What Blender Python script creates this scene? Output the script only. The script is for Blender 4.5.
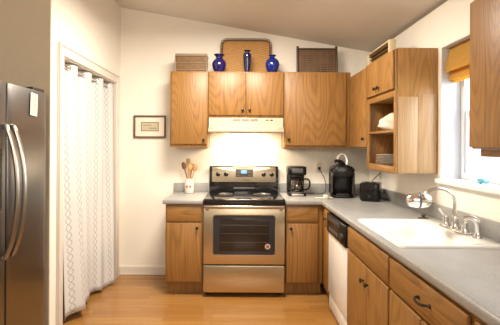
import bpy, bmesh, math, random
from math import radians as R, pi, sin, cos
from mathutils import Vector, Matrix
random.seed(7)
for o in list(bpy.data.objects): bpy.data.objects.remove(o)
S = bpy.context.scene
COL = S.collection

# ------------------------------------------------------------------ camera, world, lights, exposure
CAM_H = 1.419
cd = bpy.data.cameras.new('camera'); cam = bpy.data.objects.new('camera', cd); COL.objects.link(cam)
cam.location = (0, 0, CAM_H); cam.rotation_euler = (R(90), R(0), 0)
cam.rotation_euler.rotate_axis('Z', R(0.35))
cd.sensor_width = 36; cd.lens = 28.8; cd.shift_x = 0.020; cd.shift_y = -0.033; cd.clip_start = 0.05
S.camera = cam
S.view_settings.view_transform = 'Standard'; S.view_settings.look = 'None'
S.view_settings.gamma = 1.0; S.view_settings.use_curve_mapping = False
S.view_settings.exposure = 0.87

w = bpy.data.worlds.new('world'); S.world = w; w.use_nodes = True
bg = w.node_tree.nodes['Background']; bg.inputs[0].default_value = (0.93, 0.97, 1.0, 1); bg.inputs[1].default_value = 1.25

def area(name, loc, target, sx, sy, power, col):
    d = bpy.data.lights.new(name, 'AREA'); d.shape = 'RECTANGLE'; d.size = sx; d.size_y = sy
    d.energy = power; d.color = col
    o = bpy.data.objects.new(name, d); COL.objects.link(o); o.location = loc
    o.rotation_euler = (Vector(target) - Vector(loc)).to_track_quat('-Z', 'Y').to_euler()
    return o
area('window_daylight', (2.9, 2.4, 2.1), (0.2, 2.8, 0.9), 2.6, 2.0, 140, (0.87, 0.94, 1.0))
area('room_fill', (0.1, -1.6, 2.25), (0.0, 3.4, 1.1), 2.2, 1.0, 34, (1.0, 0.90, 0.78))  # added fill behind the camera, not a known lamp
area('ceiling_light', (-0.1, 2.95, 2.60), (-0.1, 3.1, 0.0), 0.6, 0.6, 46, (1.0, 0.89, 0.745))

# ------------------------------------------------------------------ mesh helpers
class MB:
    def __init__(s): s.bm = bmesh.new()
    def _add(s, b, M=None):
        if M is not None: bmesh.ops.transform(b, matrix=M, verts=b.verts)
        m = bpy.data.meshes.new('t'); b.to_mesh(m); b.free(); s.bm.from_mesh(m); bpy.data.meshes.remove(m)
        return s
    def box(s, x0, x1, y0, y1, z0, z1, bev=0.0, seg=2, M=None):
        b = bmesh.new(); bmesh.ops.create_cube(b, size=1)
        for v in b.verts:
            v.co = Vector(((x0+x1)/2 + v.co.x*(x1-x0), (y0+y1)/2 + v.co.y*(y1-y0), (z0+z1)/2 + v.co.z*(z1-z0)))
        if bev > 0:
            bev = min(bev, 0.45*min(abs(x1-x0), abs(y1-y0), abs(z1-z0)))
            bmesh.ops.bevel(b, geom=list(b.edges), offset=bev, segments=seg, profile=0.5, affect='EDGES')
        return s._add(b, M)
    def lathe(s, prof, n=24, c=(0, 0, 0), M=None):
        b = bmesh.new(); rings = []
        for r, z in prof:
            if r < 1e-5: rings.append([b.verts.new((0, 0, z))])
            else: rings.append([b.verts.new((r*cos(2*pi*i/n), r*sin(2*pi*i/n), z)) for i in range(n)])
        for a, d in zip(rings, rings[1:]):
            for i in range(n):
                j = (i+1) % n
                if len(a) == 1 and len(d) == 1: continue
                if len(a) == 1: b.faces.new((a[0], d[j], d[i]))
                elif len(d) == 1: b.faces.new((a[i], a[j], d[0]))
                else: b.faces.new((a[i], a[j], d[j], d[i]))
        for rg in (rings[0], rings[-1]):
            if len(rg) > 1: b.faces.new(rg)
        bmesh.ops.recalc_face_normals(b, faces=b.faces)
        T = Matrix.Translation(Vector(c))
        return s._add(b, T @ M if M is not None else T)
    def cyl(s, p0, p1, r0, r1=None, n=16):
        p0 = Vector(p0); p1 = Vector(p1); r1 = r0 if r1 is None else r1
        q = (p1-p0).to_track_quat('Z', 'Y').to_matrix().to_4x4()
        L = (p1-p0).length; e = min(0.12*min(r0, r1), 0.004)
        return s.lathe([(0, 0), (r0-e, 0), (r0, e), (r1, L-e), (r1-e, L), (0, L)], n, p0, q)
    def tube(s, pts, r, n=10, closed=False, smooth=3):
        P = [Vector(p) for p in pts]
        if smooth: P = spline(P, smooth, closed)
        N = len(P); rr = r if isinstance(r, (list, tuple)) else None
        b = bmesh.new(); rings = []; up = Vector((0.13, 0.21, 1)).normalized(); prev = None
        for i, p in enumerate(P):
            if closed: t = P[(i+1) % N]-P[i-1]
            else: t = P[min(i+1, N-1)]-P[max(i-1, 0)]
            if t.length < 1e-9: t = Vector((0, 0, 1))
            t.normalize()
            if prev is None:
                a = t.cross(up)
                if a.length < 1e-3: a = t.cross(Vector((1, 0, 0)))
            else: a = prev - t*prev.dot(t)
            a.normalize(); prev = a; c = t.cross(a)
            if rr:
                f = i/(N-1)*(len(rr)-1); k = min(int(f), len(rr)-2); rad = rr[k]+(rr[k+1]-rr[k])*(f-k)
            else: rad = r
            rings.append([b.verts.new(p+(a*cos(2*pi*k/n)+c*sin(2*pi*k/n))*rad) for k in range(n)])
        for i in range(N if closed else N-1):
            A, B = rings[i], rings[(i+1) % N]
            for k in range(n): b.faces.new((A[k], A[(k+1) % n], B[(k+1) % n], B[k]))
        if not closed: b.faces.new(rings[0]); b.faces.new(rings[-1])
        bmesh.ops.recalc_face_normals(b, faces=b.faces)
        return s._add(b)
    def prism(s, poly, axis, a, b_, bev=0.0):
        def P(u, v, t): return {'x': (t, u, v), 'y': (u, t, v), 'z': (u, v, t)}[axis]
        b = bmesh.new(); A = [b.verts.new(P(u, v, a)) for u, v in poly]; B = [b.verts.new(P(u, v, b_)) for u, v in poly]
        n = len(poly); b.faces.new(A); b.faces.new(B)
        for i in range(n): b.faces.new((A[i], A[(i+1) % n], B[(i+1) % n], B[i]))
        bmesh.ops.recalc_face_normals(b, faces=b.faces)
        if bev: bmesh.ops.bevel(b, geom=list(b.edges), offset=bev, segments=2, profile=0.5, affect='EDGES')
        return s._add(b)
    def ball(s, c, r, M=None, u=16, v=10):
        b = bmesh.new(); bmesh.ops.create_uvsphere(b, u_segments=u, v_segments=v, radius=1)
        rx, ry, rz = r if isinstance(r, (tuple, list)) else (r, r, r)
        D = Matrix.Diagonal((rx, ry, rz, 1)); T = Matrix.Translation(Vector(c))
        return s._add(b, T @ (M if M is not None else Matrix()) @ D)
def rrect(w, h, r, n=6):
    out = []
    for cx, cy, a0 in ((w/2-r, h-r, 0), (-w/2+r, h-r, 90), (-w/2+r, r, 180), (w/2-r, r, 270)):
        for i in range(n+1): a = R(a0+90*i/n); out.append((cx+r*cos(a), cy+r*sin(a)))
    return out
def spline(P, k, closed=False):
    out = []; N = len(P)
    for i in range(N if closed else N-1):
        if closed: a, b, c, d = P[i-1], P[i], P[(i+1) % N], P[(i+2) % N]
        else: a, b, c, d = P[max(i-1, 0)], P[i], P[i+1], P[min(i+2, N-1)]
        for j in range(k):
            t = j/k
            out.append(0.5*((2*b)+(c-a)*t+(2*a-5*b+4*c-d)*t*t+(3*b-a-3*c+d)*t**3))
    if not closed: out.append(P[-1])
    return out
def obj(name, mb, mat, parent=None, loc=None, smooth=True, ang=35, rz=0):
    me = bpy.data.meshes.new(name); mb.bm.to_mesh(me); mb.bm.free()
    if smooth:
        me.polygons.foreach_set('use_smooth', [True]*len(me.polygons)); me.set_sharp_from_angle(angle=R(ang))
    me.materials.append(mat)
    o = bpy.data.objects.new(name, me); COL.objects.link(o)
    if loc: o.location = loc
    if rz: o.rotation_euler = (0, 0, rz)
    if parent: o.parent = parent
    return o
def tag(o, label, cat, group=None):
    o['label'] = label; o['category'] = cat
    if group: o['group'] = group
    return o
def thing(name, label, cat, loc=(0, 0, 0), rz=0, group=None):
    o = bpy.data.objects.new(name, None); COL.objects.link(o); o.empty_display_size = 0.05
    o.location = loc; o.rotation_euler = (0, 0, rz)
    return tag(o, label, cat, group)
def struct(name, mb, mat, smooth=False):
    o = obj(name, mb, mat, smooth=smooth); o['kind'] = 'structure'; return o

# ------------------------------------------------------------------ materials
def newmat(name, col=(0.8, 0.8, 0.8), rough=0.5, metal=0.0, **kw):
    m = bpy.data.materials.new(name); m.use_nodes = True
    b = m.node_tree.nodes['Principled BSDF']
    b.inputs['Base Color'].default_value = (*col, 1); b.inputs['Roughness'].default_value = rough; b.inputs['Metallic'].default_value = metal
    for k, v in kw.items(): b.inputs[k.replace('_', ' ')].default_value = v
    return m
class NT:
    def __init__(s, m): s.t = m.node_tree; s.b = s.t.nodes['Principled BSDF']
    def n(s, ty, **kw):
        x = s.t.nodes.new(ty)
        for k, v in kw.items(): setattr(x, k, v)
        return x
    def l(s, a, b): s.t.links.new(a, b)
    def math(s, op, a, b=None, c=None):
        x = s.n('ShaderNodeMath', operation=op)
        for i, v in enumerate((a, b, c)):
            if v is None: continue
            if hasattr(v, 'links'): s.l(v, x.inputs[i])
            else: x.inputs[i].default_value = v
        return x.outputs[0]
    def coords(s, kind='Object', scale=(1, 1, 1), rnd=False):
        tc = s.n('ShaderNodeTexCoord').outputs[kind]
        if rnd:
            oi = s.n('ShaderNodeObjectInfo'); mu = s.n('ShaderNodeVectorMath', operation='SCALE')
            mu.inputs[0].default_value = (17.3, 11.1, 7.7); s.l(oi.outputs['Random'], mu.inputs['Scale'])
            ad = s.n('ShaderNodeVectorMath', operation='ADD'); s.l(tc, ad.inputs[0]); s.l(mu.outputs[0], ad.inputs[1]); tc = ad.outputs[0]
        mp = s.n('ShaderNodeMapping'); mp.inputs['Scale'].default_value = scale; s.l(tc, mp.inputs['Vector'])
        return mp.outputs[0]
    def noise(s, vec, scale, detail=2.0, rough=0.5):
        x = s.n('ShaderNodeTexNoise'); x.inputs['Scale'].default_value = scale; x.inputs['Detail'].default_value = detail
        x.inputs['Roughness'].default_value = rough; s.l(vec, x.inputs['Vector']); return x.outputs['Fac']
    def ramp(s, fac, stops):
        x = s.n('ShaderNodeValToRGB'); e = x.color_ramp.elements
        while len(e) < len(stops): e.new(0.5)
        for i, (p, c) in enumerate(stops): e[i].position = p; e[i].color = (*c, 1)
        s.l(fac, x.inputs[0]); return x.outputs[0]
    def mix(s, fac, a, b, mode='MIX'):
        x = s.n('ShaderNodeMix', data_type='RGBA', blend_type=mode)
        for k, v in ((0, fac), (6, a), (7, b)):
            if hasattr(v, 'links'): s.l(v, x.inputs[k])
            elif k == 0: x.inputs[0].default_value = v
            else: x.inputs[k].default_value = (*v, 1)
        return x.outputs[2]
    def col(s, c): s.l(c, s.b.inputs['Base Color'])
    def bump(s, h, strength=0.2, dist=0.01):
        x = s.n('ShaderNodeBump'); x.inputs['Strength'].default_value = strength; x.inputs['Distance'].default_value = dist
        s.l(h, x.inputs['Height']); s.l(x.outputs[0], s.b.inputs['Normal'])

def oak(name, axis, light=(0.330, 0.163, 0.043), dark=(0.140, 0.060, 0.014), rough=0.42):
    m = newmat(name, rough=rough); k = NT(m)
    sc = [1, 1, 1]; sc[axis] = 0.16
    v = k.coords('Object', tuple(sc), rnd=True)
    n1 = k.noise(v, 3.6, 1.0, 0.4)
    ring = k.math('SINE', k.math('MULTIPLY', n1, 150.0))
    ring = k.math('POWER', k.math('MULTIPLY_ADD', ring, 0.5, 0.5), 2.2)
    sc2 = [1, 1, 1]; sc2[axis] = 0.02
    v2 = k.coords('Object', tuple(sc2), rnd=True)
    pores = k.noise(v2, 100, 2.0, 0.6)
    broad = k.noise(v2, 30, 2.0, 0.5)
    f = k.math('ADD', k.math('MULTIPLY', ring, 0.30), k.math('MULTIPLY_ADD', pores, 1.1, -0.44))
    f = k.math('ADD', f, k.math('MULTIPLY_ADD', broad, 0.24, -0.12))
    c = k.ramp(f, [(0.0, light), (0.85, dark)])
    k.col(c); k.bump(pores, 0.06, 0.002)
    return m
OAKV = oak('oak_vertical_grain', 2); OAKH = oak('oak_horizontal_grain', 0)
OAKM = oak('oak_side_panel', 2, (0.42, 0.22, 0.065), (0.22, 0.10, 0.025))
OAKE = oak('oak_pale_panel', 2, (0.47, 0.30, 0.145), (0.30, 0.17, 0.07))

def plaster(name, col, bump=0.25, scale=130):
    m = newmat(name, col, 0.75); k = NT(m)
    v = k.coords('Object'); n = k.noise(v, scale, 3.0, 0.6); n2 = k.noise(v, scale*0.3, 2.0)
    k.bump(k.math('ADD', n, n2), bump, 0.004)
    return m
WALL = plaster('cream_wall_paint', (0.87, 0.825, 0.735))
ALC = plaster('shade_toned_wall', (0.62, 0.535, 0.40), 0.5, 75)  # wall colour darkened to tan to paint in the alcove's shade
CEIL = plaster('ceiling_paint', (0.74, 0.69, 0.62), 0.15)
TRIM = newmat('cream_trim_paint', (0.74, 0.695, 0.615), 0.4)
WHITE = newmat('white_paint', (0.86, 0.86, 0.84), 0.35)

def floor_mat():
    m = newmat('laminate_floor', rough=0.24); k = NT(m)
    v = k.coords('Object')
    br = k.n('ShaderNodeTexBrick'); br.offset = 0.37; br.inputs['Scale'].default_value = 1.0
    br.inputs['Brick Width'].default_value = 0.62; br.inputs['Row Height'].default_value = 0.066
    br.inputs['Mortar Size'].default_value = 0.0011; br.inputs['Bias'].default_value = 0.0
    br.inputs['Color1'].default_value = (0.50, 0.255, 0.072, 1); br.inputs['Color2'].default_value = (0.36, 0.168, 0.043, 1)
    br.inputs['Mortar'].default_value = (0.22, 0.09, 0.025, 1); k.l(v, br.inputs['Vector'])
    v2 = k.coords('Object', (0.08, 1, 1)); g = k.noise(v2, 34, 3.0, 0.65)
    c = k.mix(k.math('MULTIPLY', g, 0.75), br.outputs['Color'], (0.22, 0.092, 0.022))
    k.col(c); return m
FLOOR = floor_mat()

def laminate():
    m = newmat('grey_laminate', rough=0.33); k = NT(m); v = k.coords('Object')
    a = k.noise(v, 90, 4.0, 0.7); b = k.noise(v, 9, 2.0)
    k.col(k.ramp(k.math('ADD', k.math('MULTIPLY', a, 0.7), k.math('MULTIPLY', b, 0.3)), [(0.3, (0.24, 0.24, 0.238)), (0.7, (0.385, 0.38, 0.365))]))
    return m
LAM = laminate()

def steel(name, col, rough, axis=0):
    m = newmat(name, col, rough, 1.0); k = NT(m)
    sc = [260, 260, 260]; sc[axis] = 1.5
    n = k.noise(k.coords('Object', tuple(sc)), 1.0, 2.0)
    mr = k.n('ShaderNodeMapRange'); mr.inputs[3].default_value = rough-0.03; mr.inputs[4].default_value = rough+0.03
    k.l(n, mr.inputs[0]); k.l(mr.outputs[0], k.b.inputs['Roughness']); 
    tg = k.n('ShaderNodeTangent', direction_type='RADIAL', axis='Z'); k.l(tg.outputs[0], k.b.inputs['Tangent']); k.b.inputs['Anisotropic'].default_value = 0.75
    return m
STEEL = steel('brushed_stainless', (0.63, 0.55, 0.405), 0.36)
STEELF = steel('fridge_stainless', (0.265, 0.26, 0.26), 0.32)
STEELH = newmat('handle_stainless', (0.62, 0.56, 0.48), 0.25, 1.0); FHAND = newmat('grey_handle_metal', (0.36, 0.335, 0.29), 0.3, 1.0)
CHROME = newmat('chrome', (0.88, 0.88, 0.88), 0.07, 1.0)
NICKEL = newmat('brushed_nickel', (0.66, 0.65, 0.63), 0.2, 1.0)
BLACK = newmat('black_plastic', (0.007, 0.0065, 0.0065), 0.24, Specular_IOR_Level=0.35)
BLACKM = newmat('black_matte', (0.02, 0.018, 0.016), 0.6)
BGLASS = newmat('black_glass', (0.010, 0.010, 0.011), 0.06, Coat_Weight=0.6)
OVENW = newmat('oven_window_border', (0.030, 0.030, 0.037), 0.15)
OVENI = newmat('oven_window_glass', (0.022, 0.017, 0.014), 0.08)
BRONZE = newmat('dark_bronze', (0.045, 0.035, 0.028), 0.32, 0.8)
DKGREY = newmat('fridge_side_grey', (0.10, 0.10, 0.10), 0.5)
PORC = newmat('white_porcelain', (0.73, 0.73, 0.715), 0.12)
CERAM = newmat('white_ceramic', (0.72, 0.685, 0.63), 0.22)
RED = newmat('red_glaze', (0.55, 0.03, 0.03), 0.3)
DWWHITE = newmat('appliance_white', (0.80, 0.78, 0.73), 0.28)
HOODM = newmat('hood_cream_enamel', (0.54, 0.47, 0.345), 0.3)
VENT = newmat('vent_slots', (0.14, 0.11, 0.075), 0.6)
LENS = newmat('warm_lamp_lens', (1, 0.9, 0.75), 0.4); LENS.node_tree.nodes['Principled BSDF'].inputs['Emission Color'].default_value = (1, 0.80, 0.55, 1); LENS.node_tree.nodes['Principled BSDF'].inputs['Emission Strength'].default_value = 6
LCD = newmat('clock_display', (0.02, 0.03, 0.05), 0.2); LCD.node_tree.nodes['Principled BSDF'].inputs['Emission Color'].default_value = (0.25, 0.5, 1.0, 1); LCD.node_tree.nodes['Principled BSDF'].inputs['Emission Strength'].default_value = 0.9
BLUE = newmat('cobalt_glass', (0.004, 0.015, 0.18), 0.06, Coat_Weight=0.5)
NAVY = newmat('navy_glass', (0.006, 0.006, 0.05), 0.06, Coat_Weight=0.5)
VIOLET = newmat('deep_violet_glass', (0.013, 0.008, 0.10), 0.07, Coat_Weight=0.5)
def weave(name, a, b, sx, sz, bump=0.5, gap=0.5):
    m = newmat(name, rough=0.65); k = NT(m)
    sep = k.n('ShaderNodeSeparateXYZ'); k.l(k.coords('Object'), sep.inputs[0])
    w1 = k.math('SINE', k.math('MULTIPLY', k.math('ADD', sep.outputs[0], sep.outputs[1]), sx)); w2 = k.math('SINE', k.math('MULTIPLY', sep.outputs[2], sz))
    pr = k.math('MULTIPLY_ADD', k.math('MULTIPLY', w1, w2), 0.35, 0.5)
    n = k.noise(k.coords('Object', (1, 1, 3)), 28, 3.0)
    f = k.math('ADD', pr, k.math('MULTIPLY_ADD', n, 0.9, -0.45))
    k.col(k.ramp(f, [(0.15, b), (0.85, a)])); k.bump(pr, bump, 0.004); return m
WICK = weave('brown_wicker', (0.27, 0.15, 0.06), (0.05, 0.025, 0.009), 310, 400)
WICKLID = newmat('grey_brown_rattan', (0.25, 0.19, 0.125), 0.6)
TRAYW = weave('honey_bamboo_weave', (0.50, 0.27, 0.075), (0.32, 0.15, 0.035), 60, 330, 0.3)
RATTAN = newmat('dark_rattan', (0.11, 0.055, 0.02), 0.5)
DKWEAVE = weave('dark_brown_slat_weave', (0.16, 0.095, 0.05), (0.05, 0.027, 0.014), 24, 300, 0.5)
DKPOLE = newmat('dark_bamboo_pole', (0.055, 0.03, 0.014), 0.4)
CREAMW = newmat('cream_painted_wood', (0.66, 0.56, 0.36), 0.5)
def bamboo_shade():
    m = newmat('golden_bamboo_shade', rough=0.55); k = NT(m)
    sep = k.n('ShaderNodeSeparateXYZ'); k.l(k.coords('Object'), sep.inputs[0])
    s = k.math('SINE', k.math('MULTIPLY', sep.outputs[2], 700)); n = k.noise(k.coords('Object', (1, 0.15, 4)), 40, 2.0)
    f = k.math('ADD', k.math('MULTIPLY_ADD', s, 0.3, 0.3), k.math('MULTIPLY', n, 0.5))
    c = k.ramp(f, [(0.15, (0.58, 0.35, 0.055)), (0.8, (0.92, 0.66, 0.19))]); k.col(c)
    k.bump(s, 0.4, 0.002)
    tr = k.n('ShaderNodeBsdfTranslucent'); k.l(c, tr.inputs[0]); mx = k.n('ShaderNodeMixShader'); mx.inputs[0].default_value = 0.62
    out = [x for x in k.t.nodes if x.type == 'OUTPUT_MATERIAL'][0]
    k.l(k.b.outputs[0], mx.inputs[1]); k.l(tr.outputs[0], mx.inputs[2]); k.l(mx.outputs[0], out.inputs[0]); return m
SHADE = bamboo_shade()
def pane_glass(name, tint=(1, 1, 1), refl=0.08):
    m = bpy.data.materials.new(name); m.use_nodes = True; t = m.node_tree; t.nodes.clear()
    out = t.nodes.new('ShaderNodeOutputMaterial'); a = t.nodes.new('ShaderNodeBsdfTransparent'); a.inputs[0].default_value = (*tint, 1)
    g = t.nodes.new('ShaderNodeBsdfGlossy'); g.inputs['Roughness'].default_value = 0.03
    mx = t.nodes.new('ShaderNodeMixShader'); mx.inputs[0].default_value = refl
    t.links.new(a.outputs[0], mx.inputs[1]); t.links.new(g.outputs[0], mx.inputs[2]); t.links.new(mx.outputs[0], out.inputs[0]); return m
PANE = pane_glass('window_glass'); JUG = pane_glass('carafe_glass', (0.72, 0.68, 0.62), 0.16); TANK = pane_glass('smoky_tank_plastic', (0.30, 0.29, 0.28), 0.12)
COFFEE = newmat('silver_band', (0.6, 0.57, 0.52), 0.3, 0.9)
SPOOND = oak('dark_spoon_wood', 2, (0.24, 0.10, 0.04), (0.11, 0.045, 0.018), 0.55)
SPOONP = oak('cream_spatula_wood', 2, (0.62, 0.45, 0.26), (0.45, 0.29, 0.14), 0.55)
SPOONL = oak('pale_spoon_wood', 2, (0.52, 0.29, 0.12), (0.38, 0.19, 0.07), 0.55)
TOWEL = newmat('cream_cotton', (0.60, 0.54, 0.45), 0.9)
AQUA = newmat('aqua_glass', (0.16, 0.55, 0.68), 0.15, Transmission_Weight=0.4)
PAPER = newmat('cream_paper', (0.80, 0.74, 0.62), 0.8)
PRINTP = newmat('print_paper', (0.52, 0.46, 0.31), 0.8)
INK = newmat('dark_ink', (0.09, 0.07, 0.05), 0.8)
FRAMEW = newmat('bronze_brown_frame', (0.125, 0.075, 0.035), 0.42)
PLASTW = newmat('ivory_plastic', (0.78, 0.72, 0.60), 0.35)
RUBBER = newmat('dark_rubber', (0.05, 0.04, 0.035), 0.6)
def curtain_mat():
    m = newmat('white_curtain_trellis', rough=0.85); k = NT(m)
    sep = k.n('ShaderNodeSeparateXYZ'); k.l(k.n('ShaderNodeTexCoord').outputs['UV'], sep.inputs[0])
    u, v = sep.outputs[0], sep.outputs[1]
    P = 0.108; L = 0.118; A = 0.020; W = 0.0034
    uu = k.math('SUBTRACT', k.math('MULTIPLY', k.math('FRACT', k.math('DIVIDE', u, P)), P), P/2)
    s = k.math('MULTIPLY', k.math('SINE', k.math('MULTIPLY', v, 2*pi/L)), A)
    d1 = k.math('ABSOLUTE', k.math('SUBTRACT', uu, s)); d2 = k.math('ABSOLUTE', k.math('ADD', uu, s))
    f = k.math('LESS_THAN', k.math('MINIMUM', d1, d2), W)
    c = k.mix(f, (0.78, 0.775, 0.755), (0.44, 0.44, 0.445)); k.col(c)
    tr = k.n('ShaderNodeBsdfTranslucent'); k.l(c, tr.inputs[0]); mx = k.n('ShaderNodeMixShader'); mx.inputs[0].default_value = 0.2
    out = [x for x in k.t.nodes if x.type == 'OUTPUT_MATERIAL'][0]
    k.l(k.b.outputs[0], mx.inputs[1]); k.l(tr.outputs[0], mx.inputs[2]); k.l(mx.outputs[0], out.inputs[0]); return m
CURT = curtain_mat()

# ------------------------------------------------------------------ room shell
WL, WR, WB, REAR = -1.32, 1.42, 4.40, -2.6
def zc(x): return 2.708 - 0.1737*x
struct('floor', MB().box(-2.5, 1.62, REAR, WB+0.12, -0.06, 0), FLOOR)
XL, XR = -2.5, 1.62
struct('ceiling', MB().prism([(XL, zc(XL)), (XR, zc(XR)), (XR, zc(XR)+0.08), (XL, zc(XL)+0.08)], 'y', REAR, WB+0.12), CEIL)
struct('wall_back', MB().prism([(XL, 0), (XR, 0), (XR, zc(XR)), (XL, zc(XL))], 'y', WB, WB+0.12), WALL)
struct('wall_rear', MB().prism([(XL, 0), (XR, 0), (XR, zc(XR)), (XL, zc(XL))], 'y', REAR-0.1, REAR), WALL)
def wl(y0, y1, z0=0.0, x0=WL-0.12, x1=WL):
    return [(x0, z0), (x1, z0), (x1, zc(x1)), (x0, zc(x0))], 'y', y0, y1
b = MB(); b.prism(*wl(2.787, 2.955)); b.prism(*wl(4.235, WB)); b.prism(*wl(2.955, 4.235, 2.085)); struct('wall_left', b, WALL)
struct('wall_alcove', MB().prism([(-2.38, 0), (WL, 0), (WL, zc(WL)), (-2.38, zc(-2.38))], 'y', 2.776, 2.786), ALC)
struct('wall_far_left', MB().prism([(-2.5, 0), (-2.38, 0), (-2.38, zc(-2.38)), (-2.5, zc(-2.5))], 'y', REAR, WB), WALL)
# right wall with the window hole
WY0, WY1, WZ0, WZ1 = 1.98, 2.83, 1.185, 2.125
b = MB(); b.box(WR, WR+0.2, REAR, WY0, 0, zc(WR+0.2)); b.box(WR, WR+0.2, WY1, WB, 0, zc(WR+0.2)); b.box(WR, WR+0.2, WY0, WY1, 0, WZ0-0.02); b.box(WR, WR+0.2, WY0, WY1, WZ1, zc(WR+0.2))
struct('wall_right', b, WALL)
# closet door casing, jambs, baseboard
b = MB()
b.box(WL, WL+0.018, 2.880, 2.962, 0, 2.165, 0.005); b.box(WL, WL+0.018, 4.228, 4.300, 0, 2.165, 0.005); b.box(WL, WL+0.0175, 2.962, 4.228, 2.078, 2.165, 0.005)
b.box(WL+0.0175, WL+0.026, 2.880, 2.900, 0, 2.165, 0.004); b.box(WL+0.0175, WL+0.026, 4.280, 4.300, 0, 2.165, 0.004); b.box(WL+0.0175, WL+0.026, 2.9, 4.28, 2.145, 2.165, 0.004)
b.box(WL-0.12, WL, 2.955, 2.970, 0, 2.085); b.box(WL-0.12, WL, 4.220, 4.235, 0, 2.085); b.box(WL-0.12, WL, 2.970, 4.220, 2.070, 2.085)
struct('trim_1', b, TRIM, True)
b = MB(); b.prism([(WB, 0), (WB, 0.10), (WB-0.008, 0.10), (WB-0.014, 0.085), (WB-0.014, 0)], 'x', WL, -0.70); b.box(WL, -0.70, WB-0.022, WB-0.014, 0, 0.018, 0.003); struct('baseboard_back', b, TRIM)
b = MB(); b.box(WL, WL+0.014, 4.30, WB-0.022, 0, 0.10, 0.003); struct('baseboard_left', b, TRIM)
# window: jamb liner, sash, pane, sill
b = MB()
X0, X1 = WR+0.135, WR+0.185
b.box(WR+0.001, WR+0.2, WY1-0.006, WY1, WZ0, WZ1); b.box(WR+0.001, WR+0.2, WY0, WY0+0.006, WZ0, WZ1); b.box(WR+0.001, WR+0.2, WY0+0.006, WY1-0.006, WZ1-0.006, WZ1)
for y0, y1 in ((WY0+0.006, WY0+0.05), (WY1-0.05, WY1-0.006)): b.box(X0, X1, y0, y1, WZ0+0.012, WZ1-0.006, 0.006)
b.box(X0, X1, WY0+0.05, WY1-0.05, WZ0+0.012, WZ0+0.06, 0.006); b.box(X0, X1, WY0+0.05, WY1-0.05, WZ1-0.055, WZ1-0.006, 0.006)
b.box(X0+0.012, X1-0.006, WY0+0.05, WY1-0.05, 1.64, 1.675, 0.004)
b.box(X0+0.01, X1-0.008, WY1-0.075, WY1-0.05, WZ0+0.06, 1.66, 0.004)
win = struct('window_1', b, newmat('window_frame_paint', (0.66, 0.69, 0.74), 0.4), True)
pn = obj('window_pane', MB().box(X0+0.025, X0+0.029, WY0+0.05, WY1-0.05, WZ0+0.06, WZ1-0.055), PANE, win, smooth=False)
b = MB(); b.box(WR-0.035, WR+0.2, WY0-0.03, WY1+0.02, WZ0-0.02, WZ0+0.012, 0.006); obj('window_sill', b, WHITE, win)

# ------------------------------------------------------------------ cabinets
def knob_mb(x, y, z, r=0.015):
    M = Matrix.Rotation(R(90), 4, 'X')
    return MB().lathe([(0, 0), (r*0.45, 0), (r*0.38, 0.010), (r*0.8, 0.014), (r, 0.019), (r*0.9, 0.025), (r*0.4, 0.028), (0, 0.0285)], 16, (x, y, z), M)
def pull_mb(x, y, z, L=0.10):
    m = MB(); m.tube([(x-L/2, y+0.002, z), (x-L/2+0.004, y-0.018, z+0.002), (x-L*0.2, y-0.028, z-0.004), (x+L*0.2, y-0.028, z-0.004), (x+L/2-0.004, y-0.018, z+0.002), (x+L/2, y+0.002, z)], [0.0065, 0.0055, 0.0065, 0.0065, 0.0055, 0.0065], 8)
    m.ball((x-L/2, y-0.002, z), (0.010, 0.005, 0.010)); m.ball((x+L/2, y-0.002, z), (0.010, 0.005, 0.010)); return m
def front(t, name, x0, x1, z0, z1, knob=None, pull=False, mat=None, th=0.019):
    d = obj(name, MB().box(x0, x1, -th, -0.0005, z0, z1, 0.007, 2), mat or (OAKH if name != 'door' else OAKV), t)
    if knob:
        obj('knob', knob_mb(knob[0], -th, knob[1]), BRONZE, d)
    if pull: obj('pull_handle', pull_mb((x0+x1)/2+0.04, -th, (z0+z1)/2), BRONZE, d)
    return d
def cabinet(name, label, loc, rz, w, d, z0, z1, toe=True, group=None):
    t = thing(name, label, 'cabinet', loc, rz, group); b = MB()
    if toe:
        b.box(-w/2, w/2, 0, d, z0, z1, 0.002); b.box(-w/2+0.001, w/2-0.001, 0.080, d-0.002, 0.0, z0)
    else: b.box(-w/2, w/2, 0, d, z0, z1, 0.003)
    obj('carcass', b, OAKV, t); return t
CB = 0.868   # top of base units
FY = 3.785   # face of the back run
FX = 0.79    # face of the right run
# back run, base
t = cabinet('base_cabinet', 'oak base cabinet left of the stove with one drawer over one door', (-0.5235, FY, 0), 0, 0.353, 0.61, 0.125, CB)
front(t, 'drawer', -0.165, 0.165, 0.705, 0.85); front(t, 'door', -0.165, 0.165, 0.135, 0.69, (0.125, 0.645))
t = cabinet('base_cabinet', 'oak base cabinet right of the stove with one drawer over one door', (0.612, FY, 0), 0, 0.350, 0.61, 0.125, CB)
front(t, 'drawer', -0.166, 0.128, 0.705, 0.85); front(t, 'door', -0.166, 0.128, 0.135, 0.69, (-0.128, 0.645))
RZ = R(-90)
t = cabinet('base_cabinet', 'narrow oak corner base cabinet between stove side cabinets and dishwasher', (FX, 3.629, 0), RZ, 0.308, 0.61, 0.125, CB)
front(t, 'drawer', -0.02, 0.145, 0.705, 0.85, (0.06, 0.775)); front(t, 'door', -0.02, 0.145, 0.135, 0.69)
t = cabinet('sink_cabinet', 'oak sink base cabinet beside the dishwasher with false front over two doors', (FX, 2.466, 0), RZ, 0.80, 0.61, 0.125, 0.755)
obj('top_rail', MB().box(-0.40, 0.40, 0, 0.03, 0.755, CB), OAKH, t)
front(t, 'false_front', -0.39, 0.385, 0.70, 0.85); front(t, 'door', -0.39, 0.030, 0.135, 0.685, (-0.012, 0.59)); front(t, 'door', 0.036, 0.385, 0.135, 0.685, (0.072, 0.59))
t = cabinet('base_cabinet', 'oak base cabinet nearer than the sink with one pull handled wide drawer', (FX, 1.70, 0), RZ, 0.73, 0.61, 0.125, 0.755)
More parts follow.
